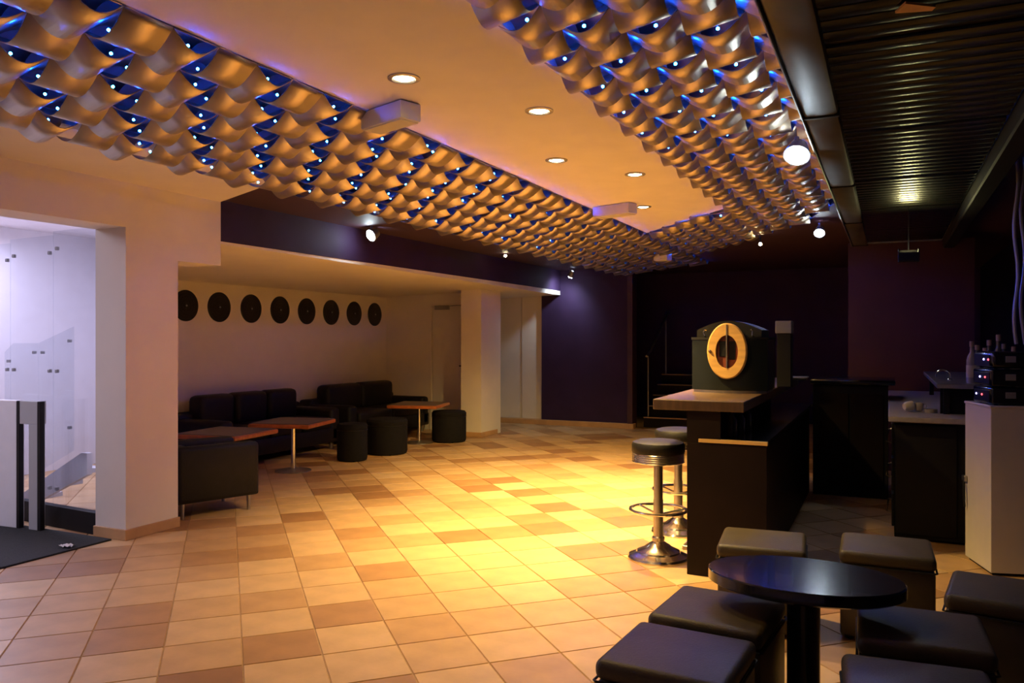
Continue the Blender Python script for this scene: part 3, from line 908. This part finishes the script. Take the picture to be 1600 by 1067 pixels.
cb = thing('white_cabinet', 'tall white laminate cabinet at the right end of the back bar', 'cabinet', (0.585, 5.84, 0), R(15.4))
MB().box(0.0, 0.66, 0.0, 0.416, 0.02, 1.06, 0.003, 1).build('body', M_cab, cb)
MB().box(-0.005, 0.665, -0.005, 0.42, 1.06, 1.076, 0.002, 1).build('top', M_cab, cb)
MB().box(0.02, 0.64, 0.03, 0.4, 0.0, 0.02).build('plinth', M_black, cb)
hd = MB().box(-0.022, -0.001, 0.37, 0.42, 0.53, 0.57, 0.004, 1).build('latch', M_steel, cb)
MB().tube([(-0.015, 0.40, 0.55), (-0.025, 0.38, 0.46), (-0.018, 0.375, 0.36)], 0.007, 6).build('strap', M_black, hd)
# stacked players on the cabinet
for k, (z, lab, wd) in enumerate([(1.077, 'lowest black player with small lights on the white cabinet', 0.30),
                                  (1.191, 'middle black player of the stack on the white cabinet', 0.27),
                                  (1.305, 'topmost black player with rounded corner on the white cabinet', 0.24)]):
    h = 0.112
    t = thing('media_player', lab, 'player', (0.592, 5.855, z), R(15.4), 'stacked black players')
    MB().box(0.0, wd, 0.0, 0.30, 0.006, h, 0.012 if k < 2 else 0.03, 3).build('case', M_gloss, t, True)
    for a, b in ((0.04, 0.04), (wd - 0.04, 0.04), (0.04, 0.26), (wd - 0.04, 0.26)):
        MB().lathe([(0.012, 0), (0.012, 0.012)], c=(a, b, 0), n=8).build('foot', M_black, t)
    MB().box(-0.004, 0.004, 0.03, 0.27, 0.02, h - 0.02, 0.002, 1).build('fascia', M_black, t)
    for nm, m_, yy in (('blue_light', M_bluered, 0.17 - 0.06 * (k - 1)), ('red_light', M_redled, 0.09 - 0.05 * (k - 1))):
        q = MB().lathe([(0.0, 0.005), (0.005, 0.004), (0.007, 0.0)], n=10, cap=False).build(nm, m_, t, True)
        q.rotation_euler = (0, R(-90), 0)
        q.location = (-0.004, yy, h * 0.55)
    MB().box(0.08, 0.14, -0.003, 0.003, h * 0.4, h * 0.75, 0.001, 1).build('badge', M_greymetal, t)
# hanging cables
for k, (x, y, lab) in enumerate([(0.735, 5.95, 'grey hanging cable left of the pair beside the white cabinet'), (0.775, 5.97, 'grey hanging cable right of the pair beside the white cabinet')]):
    pts = [(x + 0.012 * math.sin(q * 0.9 + k), y + 0.008 * math.cos(q * 0.7), 2.655 - q * 0.085) for q in range(15)]
    o = MB().tube(pts, 0.011, 8).build('hanging_cable', M_greymetal, None, True)
    tag(o, lab, 'cable', 'hanging cables')


# ------------------------------------------------------------------ foreground table and cube poufs
tb = thing('oval_table', 'glossy black oval table on a thick column between the cube poufs', 'table', (-0.30, 3.30, 0))
MB().lathe([(0.0, 0.53), (0.96, 0.53), (1.0, 0.538), (1.0, 0.575), (0.985, 0.58), (0.0, 0.58)], n=64, sx=0.365, sy=0.25).build('top', M_gloss, tb, True)
MB().lathe([(0.062, 0.025), (0.062, 0.53)], n=24).build('column', M_gloss, tb, True)
MB().lathe([(0.084, 0.0), (0.084, 0.015), (0.07, 0.03), (0.062, 0.03)], n=32).build('base', M_gloss, tb, True)


def cube(x, y, rz, lab, h=0.45):
    t = thing('cube_pouf', lab, 'pouf', (x, y, 0), rz, 'brown leatherette cube poufs')
    MB().box(-0.212, 0.212, -0.212, 0.212, 0.02, h - 0.075, 0.014, 2).build('body', M_pouf, t, True)
    sp_ = MB()
    g = sp_.box(-0.217, 0.217, -0.217, 0.217, h - 0.072, h - 0.004, 0.026, 4)
    for v in sp_.bm.verts:
        if v.co.z > h - 0.02:
            v.co.z += 0.012 * max(0, 1 - (v.co.x / 0.22) ** 2) * max(0, 1 - (v.co.y / 0.22) ** 2)
    sp_.build('seat_pad', M_pouf, t, True)
    MB().tube([(-0.21, -0.218, h - 0.074), (0.21, -0.218, h - 0.074), (0.218, -0.21, h - 0.074), (0.218, 0.21, h - 0.074), (0.21, 0.218, h - 0.074), (-0.21, 0.218, h - 0.074), (-0.218, 0.21, h - 0.074), (-0.218, -0.21, h - 0.074)], 0.0045, 6, True).build('piping', M_leather, t, True)
    for a in (-0.17, 0.17):
        for b in (-0.17, 0.17):
            MB().lathe([(0.018, 0), (0.02, 0.022)], c=(a, b, 0), n=10).build('foot', M_black, t)


cube(-0.60, 4.37, R(5), 'brown cube pouf behind the oval table, next to the bar end panel')
cube(-0.01, 4.51, R(1), 'brown cube pouf behind the oval table, in front of the back counter')
cube(-0.605, 3.18, R(-5), 'brown cube pouf left of the oval table with a creased top')
cube(-0.645, 2.68, R(-4), 'brown cube pouf in the foreground nearest the open tiled floor')
cube(0.11, 3.29, R(2), 'brown cube pouf right of the table column, in the middle')
cube(0.45, 3.92, R(-8), 'brown cube pouf below the white cabinet at the right edge')
cube(0.09, 2.71, R(5), 'brown cube pouf cut by the bottom edge on the right')
